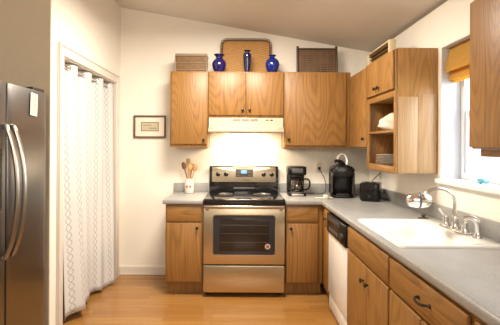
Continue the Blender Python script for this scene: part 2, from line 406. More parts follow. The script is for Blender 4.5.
obj('top_rail', MB().box(-0.365, 0.365, 0, 0.03, 0.755, CB), OAKH, t)
front(t, 'drawer', -0.358, 0.345, 0.70, 0.85, None, True); front(t, 'door', -0.358, -0.006, 0.135, 0.685, (-0.05, 0.60)); front(t, 'door', 0.0, 0.345, 0.135, 0.685, (0.05, 0.60))
t = cabinet('base_cabinet', 'oak base cabinet nearest the viewer at the photo bottom right corner', (FX, 0.965, 0), RZ, 0.735, 0.61, 0.125, CB)
front(t, 'drawer', -0.35, 0.355, 0.70, 0.85, None, True); front(t, 'door', -0.35, 0.355, 0.135, 0.685)

# worktops
t = thing('countertop', 'short grey laminate countertop left of the stove', 'countertop', (-0.534, 4.07, CB))
b = MB(); b.box(-0.190, 0.190, -0.325, 0.329, 0, 0.045, 0.012, 3); obj('worktop', b, LAM, t)
b = MB(); b.box(-0.190, 0.190, 0.309, 0.329, 0.0455, 0.145, 0.003); obj('backsplash', b, LAM, t)
SX0, SX1, SY0, SY1 = 0.828, 1.315, 2.02, 2.725     # sink cut-out
CF = 0.765
t = thing('countertop', 'long grey laminate L shaped countertop around the white sink', 'countertop', (0, 0, CB))
bm = bmesh.new()
xs = [0.432, CF, SX0, SX1, WR-0.001]; ys = [0.55, SY0, SY1, 3.745, WB-0.001]
def inside(i, j):
    if i == 0: return j == 3
    return not (i == 2 and j == 1)
vt = {}
def V(i, j, z):
    if (i, j, z) not in vt: vt[(i, j, z)] = bm.verts.new((xs[i], ys[j], z))
    return vt[(i, j, z)]
for i in range(4):
    for j in range(4):
        if not inside(i, j): continue
        for z in (0, 0.045): bm.faces.new([V(i, j, z), V(i+1, j, z), V(i+1, j+1, z), V(i, j+1, z)])
        for (di, dj, a, c) in ((-1, 0, (i, j), (i, j+1)), (1, 0, (i+1, j), (i+1, j+1)), (0, -1, (i, j), (i+1, j)), (0, 1, (i, j+1), (i+1, j+1))):
            ni, nj = i+di, j+dj
            if 0 <= ni < 4 and 0 <= nj < 4 and inside(ni, nj): continue
            bm.faces.new([V(*a, 0), V(*c, 0), V(*c, 0.045), V(*a, 0.045)])
bmesh.ops.recalc_face_normals(bm, faces=bm.faces)
be = [e for e in bm.edges if len(e.link_faces) == 2 and e.calc_face_angle(0) > 1 and (
      (all(abs(v.co.x-CF) < 1e-4 for v in e.verts) or all(abs(v.co.y-3.745) < 1e-4 for v in e.verts)) and abs(e.verts[0].co.z-e.verts[1].co.z) < 1e-4)]
bmesh.ops.bevel(bm, geom=be, offset=0.012, segments=3, profile=0.5, affect='EDGES')
b = MB(); b.bm.free(); b.bm = bm; obj('worktop', b, LAM, t)
b = MB(); b.box(0.432, WR-0.021, WB-0.021, WB-0.001, 0.0455, 0.145, 0.003); b.box(WR-0.021, WR-0.001, 0.55, WB-0.001, 0.0455, 0.145, 0.003); obj('backsplash', b, LAM, t)

# upper cabinets on the back wall
UY = 4.095; UD = WB-UY-0.001
UZ0, UZ1 = 1.404, 2.180
t = cabinet('wall_cabinet', 'single door oak wall cabinet on the left, under the brown lidded wicker box', (-0.525, UY, 0), 0, 0.386, UD, UZ0, UZ1, False)
front(t, 'door', -0.178, 0.186, UZ0+0.03, UZ1-0.012, (0.155, UZ0+0.075))
t = cabinet('wall_cabinet', 'short two door oak wall cabinet over the range hood, under the blue vases', (0.060, UY, 0), 0, 0.780, UD, 1.712, UZ1, False)
front(t, 'door', -0.382, -0.004, 1.732, UZ1-0.012, (-0.035, 1.785)); front(t, 'door', 0.004, 0.382, 1.732, UZ1-0.012, (0.035, 1.785))
t = cabinet('wall_cabinet', 'wide single door oak wall cabinet right of the hood, under the dark bamboo tray', (0.790, UY, 0), 0, 0.676, UD, UZ0, UZ1, False)
front(t, 'door', -0.328, 0.290, UZ0+0.022, UZ1-0.012, (-0.295, UZ0+0.085))
# right wall uppers
UX = 1.13; RD = WR-UX-0.001; RT = 2.132
t = cabinet('wall_cabinet', 'oak corner wall cabinet with one narrow door on the right wall', (UX, 3.80, 0), RZ, 0.586, RD, UZ0, RT, False)
front(t, 'door', -0.26, 0.27, UZ0+0.012, RT-0.012, (0.21, UZ0+0.085))
# open shelf unit
t = thing('wall_cabinet', 'oak wall cabinet with two small doors above open shelves of plates', 'cabinet', (UX, 3.188, 0), RZ)
W = 0.634; h0, h1 = 1.228, RT
b = MB()
b.box(-W/2, -W/2+0.018, 0, RD, h0, h1, 0.002)
b.box(-W/2+0.018, W/2-0.018, 0, RD, h1-0.018, h1); b.box(-W/2+0.018, W/2-0.018, 0.003, RD, 1.79, 1.808); b.box(-W/2+0.018, W/2-0.018, 0.003, RD, h0+0.02, h0+0.038)
b.box(-W/2+0.018, W/2-0.018, RD-0.008, RD, h0+0.038, 1.79); b.box(-W/2+0.018, W/2-0.018, RD-0.008, RD, 1.808, h1-0.018)
obj('carcass', b, OAKV, t)
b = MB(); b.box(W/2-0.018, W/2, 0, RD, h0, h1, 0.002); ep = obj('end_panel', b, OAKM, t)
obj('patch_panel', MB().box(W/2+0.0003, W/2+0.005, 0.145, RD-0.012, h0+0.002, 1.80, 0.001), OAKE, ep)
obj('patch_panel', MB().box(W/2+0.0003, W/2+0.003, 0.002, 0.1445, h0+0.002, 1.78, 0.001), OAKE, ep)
b = MB(); b.box(-W/2+0.018, W/2-0.018, 0.004, RD-0.008, 1.527, 1.545, 0.002); obj('shelf', b, OAKH, t)
b = MB(); b.box(-W/2, -W/2+0.045, -0.018, -0.0003, h0, h1-0.006, 0.002); b.box(W/2-0.03, W/2, -0.018, -0.0003, h0, h1-0.006, 0.002)
b.box(-W/2+0.045, W/2-0.03, -0.018, -0.0003, 1.785, 1.845, 0.002); b.box(-W/2+0.045, W/2-0.03, -0.018, -0.0003, h0, h0+0.05, 0.002); b.box(-W/2+0.045, W/2-0.03, -0.018, -0.0003, 1.528, 1.545, 0.002)
b.box(-W/2+0.045, W/2-0.03, -0.018, -0.0003, h1-0.03, h1-0.006, 0.002)
obj('face_frame', b, OAKV, t)
for x0, x1, kx in ((-W/2+0.012, -0.004, -0.035), (0.004, W/2-0.008, 0.035)):
    d = obj('door', MB().box(x0, x1, -0.038, -0.0185, 1.838, h1-0.012, 0.006), OAKV, t); obj('knob', knob_mb(kx, -0.038, 1.885), BRONZE, d)
# near upper cabinet
t = cabinet('wall_cabinet', 'oak wall cabinet nearest the viewer, cut by the right photo edge beside the window', (UX, 1.49, 0), RZ, 0.92, RD, 1.412, RT, False)
front(t, 'door', -0.455, -0.005, 1.418, RT-0.012, (-0.04, 1.50)); front(t, 'door', 0.005, 0.455, 1.418, RT-0.012, (0.04, 1.50))
obj('light_rail', MB().box(-0.44, 0.45, 0.03, 0.05, 1.375, 1.4115, 0.003), OAKH, t)

# ------------------------------------------------------------------ range hood
t = thing('range_hood', 'cream under cabinet range hood glowing over the stove', 'range hood', (0.060, WB-0.001, 1.711))
D0 = -UD; b = MB()
b.prism([(0, -0.005), (0, -0.160), (D0-0.075, -0.160), (D0-0.095, -0.150), (D0-0.095, -0.128), (D0-0.022, -0.085), (D0-0.022, -0.004)], 'x', -0.380, 0.380, 0.003)
obj('hood_shell', b, HOODM, t)
for sx in (-1, 1):
    bm4 = bmesh.new(); sl = lambda f, o: (D0-0.022-0.073*f-o*0.5, -0.085-0.043*f+o)
    lo = [bm4.verts.new((sx*u, *sl(f, 0.0005))) for u, f in ((0.377, 0.1), (0.377, 0.97), (0.315, 0.97), (0.332, 0.55))]
    hi = [bm4.verts.new((v.co.x, v.co.y-0.002, v.co.z+0.003)) for v in lo]
    bm4.faces.new(lo); bm4.faces.new(hi)
    for i in range(4): bm4.faces.new((lo[i], lo[(i+1) % 4], hi[(i+1) % 4], hi[i]))
    bmesh.ops.recalc_face_normals(bm4, faces=bm4.faces); b = MB(); b._add(bm4); obj('corner_plate', b, newmat('hood_grey_plate', (0.36, 0.32, 0.25), 0.4), t)
b = MB()
b = MB()
for x0 in (-0.135, -0.045, 0.045):
    for q in range(9): b.box(x0+q*0.0085, x0+q*0.0085+0.005, D0-0.026, D0-0.0215, -0.040, -0.016)
obj('vent_grille', b, VENT, t)
for x0 in (0.20, 0.245): obj('switch', MB().box(x0, x0+0.028, D0-0.027, D0-0.0215, -0.032, -0.022, 0.002), BLACKM if x0 > 0.21 else VENT, t)
obj('lamp_lens', MB().box(-0.15, 0.15, D0+0.0, D0+0.09, -0.166, -0.1605, 0.002), LENS, t)
obj('filter_rail', MB().box(-0.17, 0.17, D0-0.06, D0-0.035, -0.167, -0.1605, 0.002), COFFEE, t)
hl = bpy.data.lights.new('hood_lamp', 'AREA'); hl.shape = 'RECTANGLE'; hl.size = 0.34; hl.size_y = 0.12; hl.energy = 6.0; hl.color = (1.0, 0.80, 0.55)
ho = bpy.data.objects.new('hood_lamp', hl); COL.objects.link(ho); ho.location = (0.06, 4.19, 1.711-0.172); ho.rotation_euler = (R(12), 0, 0)

# ------------------------------------------------------------------ stove
t = thing('stove', 'stainless steel freestanding electric stove between the base cabinets', 'stove', (0.043, 3.74, 0))
b = MB(); b.box(-0.379, 0.379, 0.035, 0.640, 0.035, 0.885, 0.004)
for x in (-0.34, 0.34):
    for y in (0.08, 0.58): b.cyl((x, y, 0), (x, y, 0.04), 0.018)
obj('oven_body', b, BLACKM, t)
b = MB(); b.box(-0.381, 0.381, -0.015, 0.585, 0.885, 0.922, 0.008, 3); ck = obj('cooktop', b, BGLASS, t)
BRNG = newmat('burner_print', (0.16, 0.15, 0.14), 0.3)
for cx, cy, r in ((-0.19, 0.15, 0.10), (0.19, 0.15, 0.085), (-0.19, 0.42, 0.075), (0.19, 0.42, 0.09)):
    obj('burner_ring', MB().tube([(cx+r*cos(a*pi/12), cy+r*sin(a*pi/12), 0.9222) for a in range(24)], 0.0012, 6, True, 1) or None, BRNG, ck)
b = MB(); b.prism([(0.586, 0.885), (0.645, 0.885), (0.645, 1.197), (0.612, 1.203), (0.598, 1.197), (0.588, 1.0)], 'x', -0.373, 0.388-0.015, 0.004); obj('backguard', b, BGLASS, t)
b = MB(); b.prism([(0.5975, 1.186), (0.5925, 1.189), (0.5830, 1.030), (0.5880, 1.028)], 'x', -0.342, 0.345, 0.0015); cp = obj('control_panel', b, steel('satin_panel_steel', (0.66, 0.58, 0.43), 0.5), t)
Mk = Matrix.Rotation(R(88), 4, 'X')
for x in (-0.280, -0.192, 0.215, 0.302):
    kb = MB().lathe([(0, 0), (0.024, 0), (0.024, 0.006), (0.019, 0.010), (0.017, 0.026), (0.013, 0.029), (0, 0.029)], 20, (x, 0.589, 1.112), Mk)
    kb.box(x-0.004, x+0.004, 0.552, 0.566, 1.094, 1.130, 0.002); obj('knob', kb, BLACK, cp)
b = MB(); b.box(-0.088, 0.100, 0.583, 0.592, 1.085, 1.168, 0.002); dp = obj('display', b, newmat('display_grey', (0.05, 0.045, 0.042), 0.25), cp)
obj('clock_screen', MB().box(-0.030, 0.032, 0.5815, 0.5835, 1.122, 1.156, 0.001), LCD, dp)
BTN = newmat('button_grey', (0.16, 0.15, 0.14), 0.5)
for q in range(4):
    for r_ in range(2):
        for s_ in (-1, 1):
            xx = 0.006 + s_*(0.046+q*0.0125); obj('button', MB().box(xx-0.004, xx+0.004, 0.5815, 0.5832, 1.100+r_*0.03, 1.107+r_*0.03), BTN, dp)
# lettering under the display
fc = bpy.data.curves.new('lettering', 'FONT'); fc.body = 'Whirlpool'; fc.size = 0.020; fc.align_x = 'CENTER'; fc.extrude = 0.0004; fc.shear = 0.25
fo = bpy.data.objects.new('tmp_text', fc); COL.objects.link(fo); bpy.context.view_layer.update()
fm = bpy.data.meshes.new_from_object(fo.evaluated_get(bpy.context.evaluated_depsgraph_get())); bpy.data.objects.remove(fo)
fm.materials.clear(); fm.materials.append(INK); lt = bpy.data.objects.new('lettering', fm); COL.objects.link(lt); lt.parent = cp
lt.location = (0.03, 0.5832, 1.047); lt.rotation_euler = (R(90), 0, 0)
b = MB(); b.box(-0.380, 0.380, -0.005, 0.0345, 0.312, 0.838, 0.006); od = obj('oven_door', b, STEEL, t)
b = MB(); b.box(-0.288, 0.288, -0.0085, -0.0045, 0.402, 0.772, 0.018, 3); wb = obj('window_border', b, OVENW, od)
b = MB(); b.tube([(u, -0.006, v+0.400) for u, v in rrect(0.582, 0.374, 0.028)], 0.004, 8, True, 1); obj('window_trim', b, STEELH, od)
obj('window_glass', MB().box(-0.228, 0.233, -0.0105, -0.0083, 0.437, 0.742, 0.004), OVENI, wb)
b = MB()
for z in (0.52, 0.60, 0.68):
    b.cyl((-0.215, -0.0108, z), (0.218, -0.0108, z), 0.0022, n=6)
obj('oven_rack', b, newmat('rack_grey', (0.05, 0.038, 0.028), 0.4, 0.5), wb)
b = MB(); b.lathe([(0, 0), (0.026, 0), (0.026, 0.003), (0.018, 0.0035), (0, 0.0035)], 24, (0.220, -0.0085, 0.482), Matrix.Rotation(R(90), 4, 'X')); md = obj('medallion', b, newmat('silver_badge', (0.55, 0.48, 0.44), 0.3, 0.4), wb)
obj('badge_center', MB().lathe([(0, 0), (0.014, 0), (0.012, 0.002), (0, 0.002)], 16, (0.220, -0.0120, 0.482), Matrix.Rotation(R(90), 4, 'X')), newmat('badge_red', (0.28, 0.08, 0.07), 0.4), md)
b = MB(); b.box(-0.375, 0.375, -0.052, -0.030, 0.838, 0.868, 0.009, 3); b.box(-0.36, -0.33, -0.035, -0.004, 0.818, 0.848, 0.004); b.box(0.33, 0.36, -0.035, -0.004, 0.818, 0.848, 0.004); obj('door_handle', b, STEELH, od)
b = MB(); b.box(-0.380, 0.380, -0.004, 0.0345, 0.048, 0.300, 0.008); obj('drawer', b, STEEL, t)

# ------------------------------------------------------------------ dishwasher
t = thing('dishwasher', 'white dishwasher with black control panel in the right run', 'dishwasher', (FX, 3.170, 0), RZ)
b = MB(); b.box(-0.300, 0.300, 0.03, 0.59, 0.16, 0.865); b.box(-0.298, 0.298, 0.07, 0.58, 0.0, 0.16); obj('tub', b, BLACKM, t)
b = MB(); b.box(-0.300, 0.300, -0.018, 0.0295, 0.165, 0.688, 0.006); obj('door', b, DWWHITE, t)
b = MB(); b.box(-0.299, 0.299, -0.010, 0.06, 0.03, 0.160, 0.006); obj('kick_panel', b, DWWHITE, t)
b = MB(); b.box(-0.300, 0.300, -0.032, 0.0295, 0.690, 0.850, 0.008, 3); cpn = obj('control_panel', b, BLACK, t)
b = MB(); b.box(-0.24, 0.14, -0.036, -0.0315, 0.795, 0.835, 0.002); obj('vent_latch', b, newmat('panel_grey', (0.06, 0.055, 0.05), 0.35), cpn)
b = MB().lathe([(0, 0), (0.032, 0), (0.030, 0.014), (0.024, 0.018), (0, 0.018)], 20, (0.215, -0.0315, 0.745), Matrix.Rotation(R(90), 4, 'X')); obj('dial', b, BLACKM, cpn)
DWB = newmat('dw_button', (0.10, 0.09, 0.08), 0.4)
for q in range(5): obj('button', MB().box(-0.20+q*0.06, -0.155+q*0.06, -0.0355, -0.0315, 0.715, 0.745, 0.002), DWB, cpn)

# ------------------------------------------------------------------ refrigerator
t = thing('refrigerator', 'side by side stainless steel refrigerator on the left edge of the photo', 'refrigerator', (-1.295, 2.235, 0), R(90))
b = MB(); b.box(-0.455, 0.455, 0.066, 0.78, 0.03, 1.750, 0.004); b.box(-0.44, 0.44, 0.09, 0.75, 0, 0.03); obj('case', b, DKGREY, t)
def fdoor(x0, x1):
    n = 10; poly = []
    for i in range(n+1):
        u = -1+2*i/n; poly.append((x0+(x1-x0)*i/n, 0.010*u*u*abs(u)))
    poly += [(x1, 0.060), (x0, 0.060)]
    m = MB(); m.prism(poly, 'z', 0.06, 1.764, 0.002); return m
dl = obj('freezer_door', fdoor(-0.457, -0.008), STEELF, t); dr = obj('fridge_door', fdoor(0.008, 0.457), STEELF, t)
def fhandle(x):
    m = MB(); z0, z1 = 0.80, 1.52; pts = [(x, 0.004, z1)]
    for i in range(9):
        u = -1+2*i/8; pts.append((x, -0.012-0.062*(1-u*u)**0.8, (z0+z1)/2-u*(z1-z0)/2*0.99))
    pts.append((x, 0.004, z0)); m.tube(pts, 0.0135, 10); return m
obj('door_handle', fhandle(-0.038), FHAND, dl); obj('door_handle', fhandle(0.036), FHAND, dr)
b = MB(); b.box(-0.30, -0.062, -0.006, 0.004, 1.06, 1.40, 0.008); dsp = obj('dispenser', b, BLACK, dl)
obj('dispenser_recess', MB().box(-0.285, -0.074, -0.0075, -0.0055, 1.08, 1.26, 0.002), BLACKM, dsp)
b = MB(); b.box(0.30, 0.452, 0.02, 0.10, 1.7645, 1.788, 0.006); obj('hinge_cover', b, BLACKM, t)
t = thing('magnet_tag', 'white paper tag held on the refrigerator door top', 'tag', (-1.2905, 2.495, 1.60), R(90))
Mt = Matrix.Rotation(R(3), 4, 'Y')
obj('tag_card', MB().box(-0.042, 0.042, -0.0028, -0.0013, 0, 0.140, 0, M=Mt), newmat('tag_paper', (0.76, 0.71, 0.60), 0.7), t, smooth=False)
b = MB()
for q in range(10): b.box(-0.018, -0.018+0.02+0.014*((q*7) % 3), -0.0034, -0.0026, 0.012+q*0.0115, 0.016+q*0.0115, M=Mt)
obj('print_marks', b, newmat('tag_print', (0.35, 0.27, 0.22), 0.7), t, smooth=False)

# ------------------------------------------------------------------ closet curtain
tag(obj('curtain_rod', MB().cyl((0, -0.624, 0), (0, 0.624, 0), 0.011), NICKEL, loc=(WL-0.045, 3.595, 2.028)), 'thin grey curtain rod inside the closet door opening', 'curtain rod')
t = thing('curtain', 'white floor length curtain with grey trellis pattern in the closet doorway', 'curtain', (WL-0.045, 3.6, 0))
me = bpy.data.meshes.new('fabric'); bmc = bmesh.new(); uvl = bmc.loops.layers.uv.new('UVMap')
NU, NV = 150, 40; grid = []; Yt0, Yt1 = 2.985, 4.195
def cpoint(a, v):          # a 0..1 along, v 0 top .. 1 bottom
    y = Yt0+(Yt1-Yt0)*a; ph = 2*pi*(y-3.17)/0.31
    amp = 0.036-0.014*v+0.010*v*sin(3.1*a+0.7)
    x = amp*sin(ph+0.5*v*sin(7*a))+0.008*v*sin(19*a+2)
    x += (0.030+0.042*cos(2*pi*(a-0.24)/0.70))*v**1.3
    yb = y + (0.10-0.20*a)*v**1.3 + 0.015*v*cos(ph)
    zb = 0.070-0.060*a+0.010*sin(ph+1)
    zt = 2.058 + 0.004*cos(ph*1.0)
    return Vector((x, yb-3.6, zt+(zb-zt)*v))
us = [0.0]; prevp = None
for i in range(NU+1):
    p = cpoint(i/NU, 0.0)
    if prevp is not None: us.append(us[-1]+(p-prevp).length)
    prevp = p
for i in range(NU+1): grid.append([bmc.verts.new(cpoint(i/NU, j/NV)) for j in range(NV+1)])
for i in range(NU):
    for j in range(NV):
        f = bmc.faces.new((grid[i][j], grid[i][j+1], grid[i+1][j+1], grid[i+1][j])); f.smooth = True
        for lp, (ii, jj) in zip(f.loops, ((i, j), (i, j+1), (i+1, j+1), (i+1, j))): lp[uvl].uv = (us[ii], jj/NV*2.03)
bmc.to_mesh(me); bmc.free(); me.materials.append(CURT)
cu = bpy.data.objects.new('fabric', me); COL.objects.link(cu); cu.parent = t
sm = cu.modifiers.new('thick', 'SOLIDIFY'); sm.thickness = 0.002; sm.offset = 0
for k_ in range(4):
    y = 3.17+0.31*k_; a = math.atan2(0.036*2*pi/0.31, 1.0)
    c = Vector((0, y-3.6, 2.028)); tdir = Vector((sin(a), cos(a), 0)); zz = Vector((0, 0, 1))
    m = MB(); m.tube([c+(tdir*cos(q*pi/10)+zz*sin(q*pi/10))*0.022 for q in range(20)], 0.0045, 8, True, 1); obj('grommet', m, NICKEL, cu)

# ------------------------------------------------------------------ picture
t = thing('framed_picture', 'small dark framed print with wide cream mat on the back wall', 'picture', (-0.991, WB-0.001, 1.625))
b = MB(); fw = 0.018
for a in ((-0.177, 0.177, 0.124-fw, 0.124), (-0.177, 0.177, -0.124, -0.124+fw)): b.box(a[0], a[1], -0.022, 0, a[2], a[3], 0.004)
for a in ((-0.177, -0.177+fw), (0.177-fw, 0.177)): b.box(a[0], a[1], -0.022, 0, -0.124+fw, 0.124-fw, 0.004)
obj('frame', b, FRAMEW, t)
obj('mat_board', MB().box(-0.158, 0.158, -0.008, -0.001, -0.105, 0.105), PAPER, t)
b = MB(); b.box(-0.097, 0.097, -0.0095, -0.0082, -0.050, 0.050); pt = obj('print', b, INK, t); obj('print_paper', MB().box(-0.090, 0.090, -0.0105, -0.0096, -0.043, 0.043), PRINTP, pt)
b = MB()
for z, x0, x1 in ((0.015, -0.075, 0.02), (-0.016, -0.01, 0.072)):
    n = 26; b.tube([(x0+(x1-x0)*i/n, -0.0108, z+0.005*sin(i*1.9)+0.003*sin(i*0.7)) for i in range(n+1)], 0.0017, 5, False, 2)
obj('script_line', b, INK, pt)

# ------------------------------------------------------------------ things on top of the cabinets
def vase(label, x, y, prof, mat):
    t = obj('vase', MB().lathe(prof, 32), mat, loc=(x, y, UZ1), ang=60); return tag(t, label, 'vase')
def vprof(pts, th=0.004):
    P = [Vector((r, 0, z)) for r, z in pts]; sp = spline(P, 5); out = [(0, 0)]+[(max(p.x, 0.002), p.z) for p in sp]
    out += [(max(p.x-th, 0.001), p.z) for p in reversed(sp) if p.z > 0.012]; out += [(0, 0.012)]; return out
vase('squat violet blue glass vase with flared rim, leftmost of the three vases', -0.222, 4.17, vprof([(0.040, 0), (0.058, 0.03), (0.072, 0.075), (0.066, 0.115), (0.040, 0.148), (0.034, 0.162), (0.058, 0.190)]), VIOLET)
vase('tall slim navy glass vase standing in front of the woven tray', 0.070, 4.16, vprof([(0.026, 0), (0.030, 0.03), (0.038, 0.10), (0.044, 0.165), (0.041, 0.195), (0.024, 0.208), (0.022, 0.215), (0.038, 0.232)]), NAVY)
vase('round cobalt blue glass vase with narrow rim, rightmost of the three vases', 0.332, 4.17, vprof([(0.036, 0), (0.058, 0.03), (0.073, 0.08), (0.066, 0.125), (0.040, 0.152), (0.026, 0.162), (0.026, 0.170), (0.042, 0.186)]), BLUE)
# woven tray
t = thing('woven_tray', 'honey coloured woven tray with looped dark rim behind the blue vases', 'tray', (0.060, 4.345, UZ1))
tilt = Matrix.Rotation(R(-4), 4, 'X')
rr = rrect(0.515, 0.365, 0.05)
b = MB(); b.prism(rr, 'y', -0.004, 0.004); bmesh.ops.transform(b.bm, matrix=tilt, verts=b.bm.verts); tp = obj('tray_panel', b, TRAYW, t)
b = MB(); b.tube([(u, -0.012, v) for u, v in rr], 0.006, 8, True, 1)
per = rrect(0.535, 0.385, 0.06, 5); P = [Vector((u, 0, v-0.008)) for u, v in per]
tot = []
for i in range(len(P)):
    a, c = P[i], P[(i+1) % len(P)]; n = max(1, int((c-a).length/0.004))
    for j in range(n): tot.append(a+(c-a)*j/n)
waves = round(len(tot)*0.004/0.062)
for sg in (-1, 1):
    loop = []
    for i, p in enumerate(tot):
        t_ = tot[(i+1) % len(tot)]-tot[i-1]; t_.normalize(); nn = Vector((t_.z, 0, -t_.x)); ph = i*2*pi*waves/len(tot)
        loop.append(p+nn*0.012*sg*sin(ph)+Vector((0, -0.016-0.004*sg*cos(ph), 0)))
    b.tube(loop, 0.0038, 6, True, 0)
bmesh.ops.transform(b.bm, matrix=tilt, verts=b.bm.verts)
zmin = min(v.co.z for v in b.bm.verts); t.location.z -= zmin
obj('braided_rim', b, RATTAN, t)
# lidded wicker box
t = thing('wicker_box', 'brown wicker box with grey brown rim on the left wall cabinet', 'box', (-0.508, 4.20, UZ1))
b = MB(); b.prism([(-0.155, 0), (0.155, 0), (0.160, 0.160), (-0.160, 0.160)], 'y', -0.085, 0.085, 0.006); obj('basket_body', b, WICK, t)
b = MB(); b.box(-0.165, 0.165, -0.09, 0.09, 0.1605, 0.188, 0.008); obj('lid', b, WICKLID, t)
b = MB()
for x in (-0.160, 0.160): b.cyl((x, -0.088, 0.0), (x*1.02, -0.088, 0.16), 0.006, n=8)
for z in (0.02, 0.09): b.cyl((-0.158, -0.089, z), (0.158, -0.089, z), 0.004, n=8)
obj('frame_rod', b, WICKLID, t)
# dark bamboo tray standing on edge
t = thing('bamboo_tray', 'dark brown bamboo framed tray standing on edge on the right back cabinet', 'tray', (0.815, 4.245, UZ1))
tl = Matrix.Rotation(R(-5), 4, 'X')
b = MB(); b.box(-0.195, 0.195, 0.0, 0.010, 0.012, 0.272, 0.002, M=tl); pnl = obj('woven_panel', b, DKWEAVE, t)
b = MB()
for q in range(13): z = 0.026+q*0.0195; b.cyl((-0.195, -0.002, z), (0.195, -0.002, z), 0.0058, n=8)
for q in range(6): x = -0.18+q*0.072; b.cyl((x, -0.006, 0.01), (x, -0.006, 0.27), 0.0035, n=6)
bmesh.ops.transform(b.bm, matrix=tl, verts=b.bm.verts); obj('slat_lattice', b, newmat('walnut_slats', (0.20, 0.125, 0.07), 0.55), pnl)
b = MB()
for s in (-1, 1): b.cyl((s*0.206, 0, 0.008), (s*0.206, 0, 0.308), 0.0135, n=12)
b.cyl((-0.2, -0.003, 0.277), (0.2, -0.003, 0.277), 0.0125, n=12); b.cyl((-0.2, -0.003, 0.016), (0.2, -0.003, 0.016), 0.0115, n=12)
for s in (-1, 1):
    for z in (0.04, 0.15, 0.26): b.cyl((s*0.206, 0, z-0.005), (s*0.206, 0, z+0.005), 0.0145, n=12)
bmesh.ops.transform(b.bm, matrix=tl, verts=b.bm.verts); obj('pole_frame', b, DKPOLE, t)
# cream framed woven tray on the right cabinets
t = thing('framed_tray', 'cream framed brown woven tray standing on the right wall cabinets', 'tray', (1.225, 3.50, RT))
b = MB(); b.box(-0.028, 0.028, -0.28, -0.250, 0, 0.155, 0.004); b.box(-0.028, 0.028, 0.250, 0.28, 0, 0.155, 0.004); b.box(-0.028, 0.028, -0.250, 0.250, 0.142, 0.155, 0.003); b.box(-0.028, 0.028, -0.250, 0.250, 0, 0.014, 0.003)
obj('frame', b, CREAMW, t)
obj('woven_panel', MB().box(0.006, 0.018, -0.250, 0.250, 0.014, 0.142), WICK, t)
b = MB()
for z in (0.05, 0.095): b.cyl((-0.004, -0.250, z), (-0.004, 0.250, z), 0.006, n=8)
b.cyl((-0.010, -0.250, 0.128), (-0.010, 0.250, 0.128), 0.010, n=10)
obj('bar', b, RATTAN, t)

# ------------------------------------------------------------------ counter things
CT = CB+0.0457
# utensil crock
CX, CY = -0.538, 4.26
t = thing('utensil_crock', 'white ceramic crock with red motifs holding wooden spoons', 'crock', (CX, CY, CT))
b = MB().lathe([(0, 0), (0.044, 0), (0.048, 0.004), (0.050, 0.08), (0.051, 0.148), (0.052, 0.155), (0.047, 0.156), (0.045, 0.148), (0.044, 0.02), (0, 0.02)], 32); ck = obj('crock_body', b, CERAM, t, ang=50)
b = MB()
for a in (-112, -72):
    for da, dz, s in ((0, 0.0, 0.008), (8, 0.010, 0.006), (-9, 0.006, 0.006), (2, -0.012, 0.005)):
        an = R(a+da); c = (0.0500*cos(an), 0.0500*sin(an), 0.072+dz); b.ball(c, (0.0016, s, s), Matrix.Rotation(an, 4, 'Z'), 10, 8)
obj('red_motif', b, RED, ck)
def spoon(label, dx, dy, lean, leany, L, kind, mat):
    m = MB(); m.tube([(0, 0, 0), (0, 0, L*0.45), (0, 0, L*0.78)], [0.0055, 0.0060, 0.0075], 8)
    if kind == 'spoon': m.ball((0, 0, L*0.88), (0.026, 0.008, L*0.135))
    elif kind == 'fork':
        m.box(-0.02, 0.02, -0.005, 0.005, L*0.76, L*0.86, 0.004)
        for x in (-0.015, 0, 0.015): m.box(x-0.0045, x+0.0045, -0.004, 0.004, L*0.84, L, 0.002)
    else: m.prism([(-0.008, L*0.72), (0.008, L*0.72), (0.026, L*0.82), (0.024, L), (-0.024, L), (-0.026, L*0.82)], 'y', -0.004, 0.004, 0.002)
    o = obj('wooden_spoon' if kind == 'spoon' else ('wooden_fork' if kind == 'fork' else 'wooden_spatula'), m, mat, loc=(CX+dx, CY+dy, CT+0.0235))
    o.rotation_euler = (R(leany), R(lean), random.uniform(-0.4, 0.4)); return tag(o, label, kind, 'wooden utensils in the crock')
spoon('dark wooden spoon leaning left, leftmost in the white crock', 0.010, 0.012, -15, 0, 0.315, 'spoon', SPOOND)
spoon('pale wooden spatula standing upright at the back of the white crock', -0.006, 0.027, -2.5, -1, 0.345, 'spatula', SPOONP)
spoon('mid brown wooden spoon in front at the crock centre', 0.006, -0.027, 1, 1, 0.285, 'spoon', SPOONL)
spoon('brown slotted wooden fork right of the crock centre', 0.001, -0.0005, 5, -1.5, 0.295, 'fork', SPOOND)
spoon('pale wooden spoon leaning right, rightmost in the white crock', -0.012, -0.0150, 17, 1.5, 0.300, 'spoon', SPOONL)

# coffee maker
t = thing('coffee_maker', 'black drip coffee maker with glass carafe right of the stove', 'coffee maker', (0.585, 4.16, CT))
b = MB(); b.box(-0.090, 0.090, -0.12, 0.11, 0, 0.032, 0.010, 3); b.box(-0.088, 0.088, 0.025, 0.11, 0.030, 0.22, 0.008); b.box(-0.093, 0.093, -0.10, 0.11, 0.212, 0.300, 0.012, 3); b.box(-0.075, 0.075, -0.085, 0.02, 0.185, 0.214, 0.008); obj('housing', b, BLACK, t)
obj('warming_plate', MB().lathe([(0, 0.0325), (0.068, 0.0325), (0.068, 0.037), (0, 0.038)], 28, (0, -0.045, 0)), COFFEE, t)
obj('trim_band', MB().box(-0.060, 0.060, -0.1225, -0.1195, 0.006, 0.026, 0.001), COFFEE, t)
obj('control_strip', MB().box(-0.055, 0.055, -0.1025, -0.0995, 0.235, 0.280, 0.001), newmat('strip_grey', (0.09, 0.085, 0.08), 0.3), t)
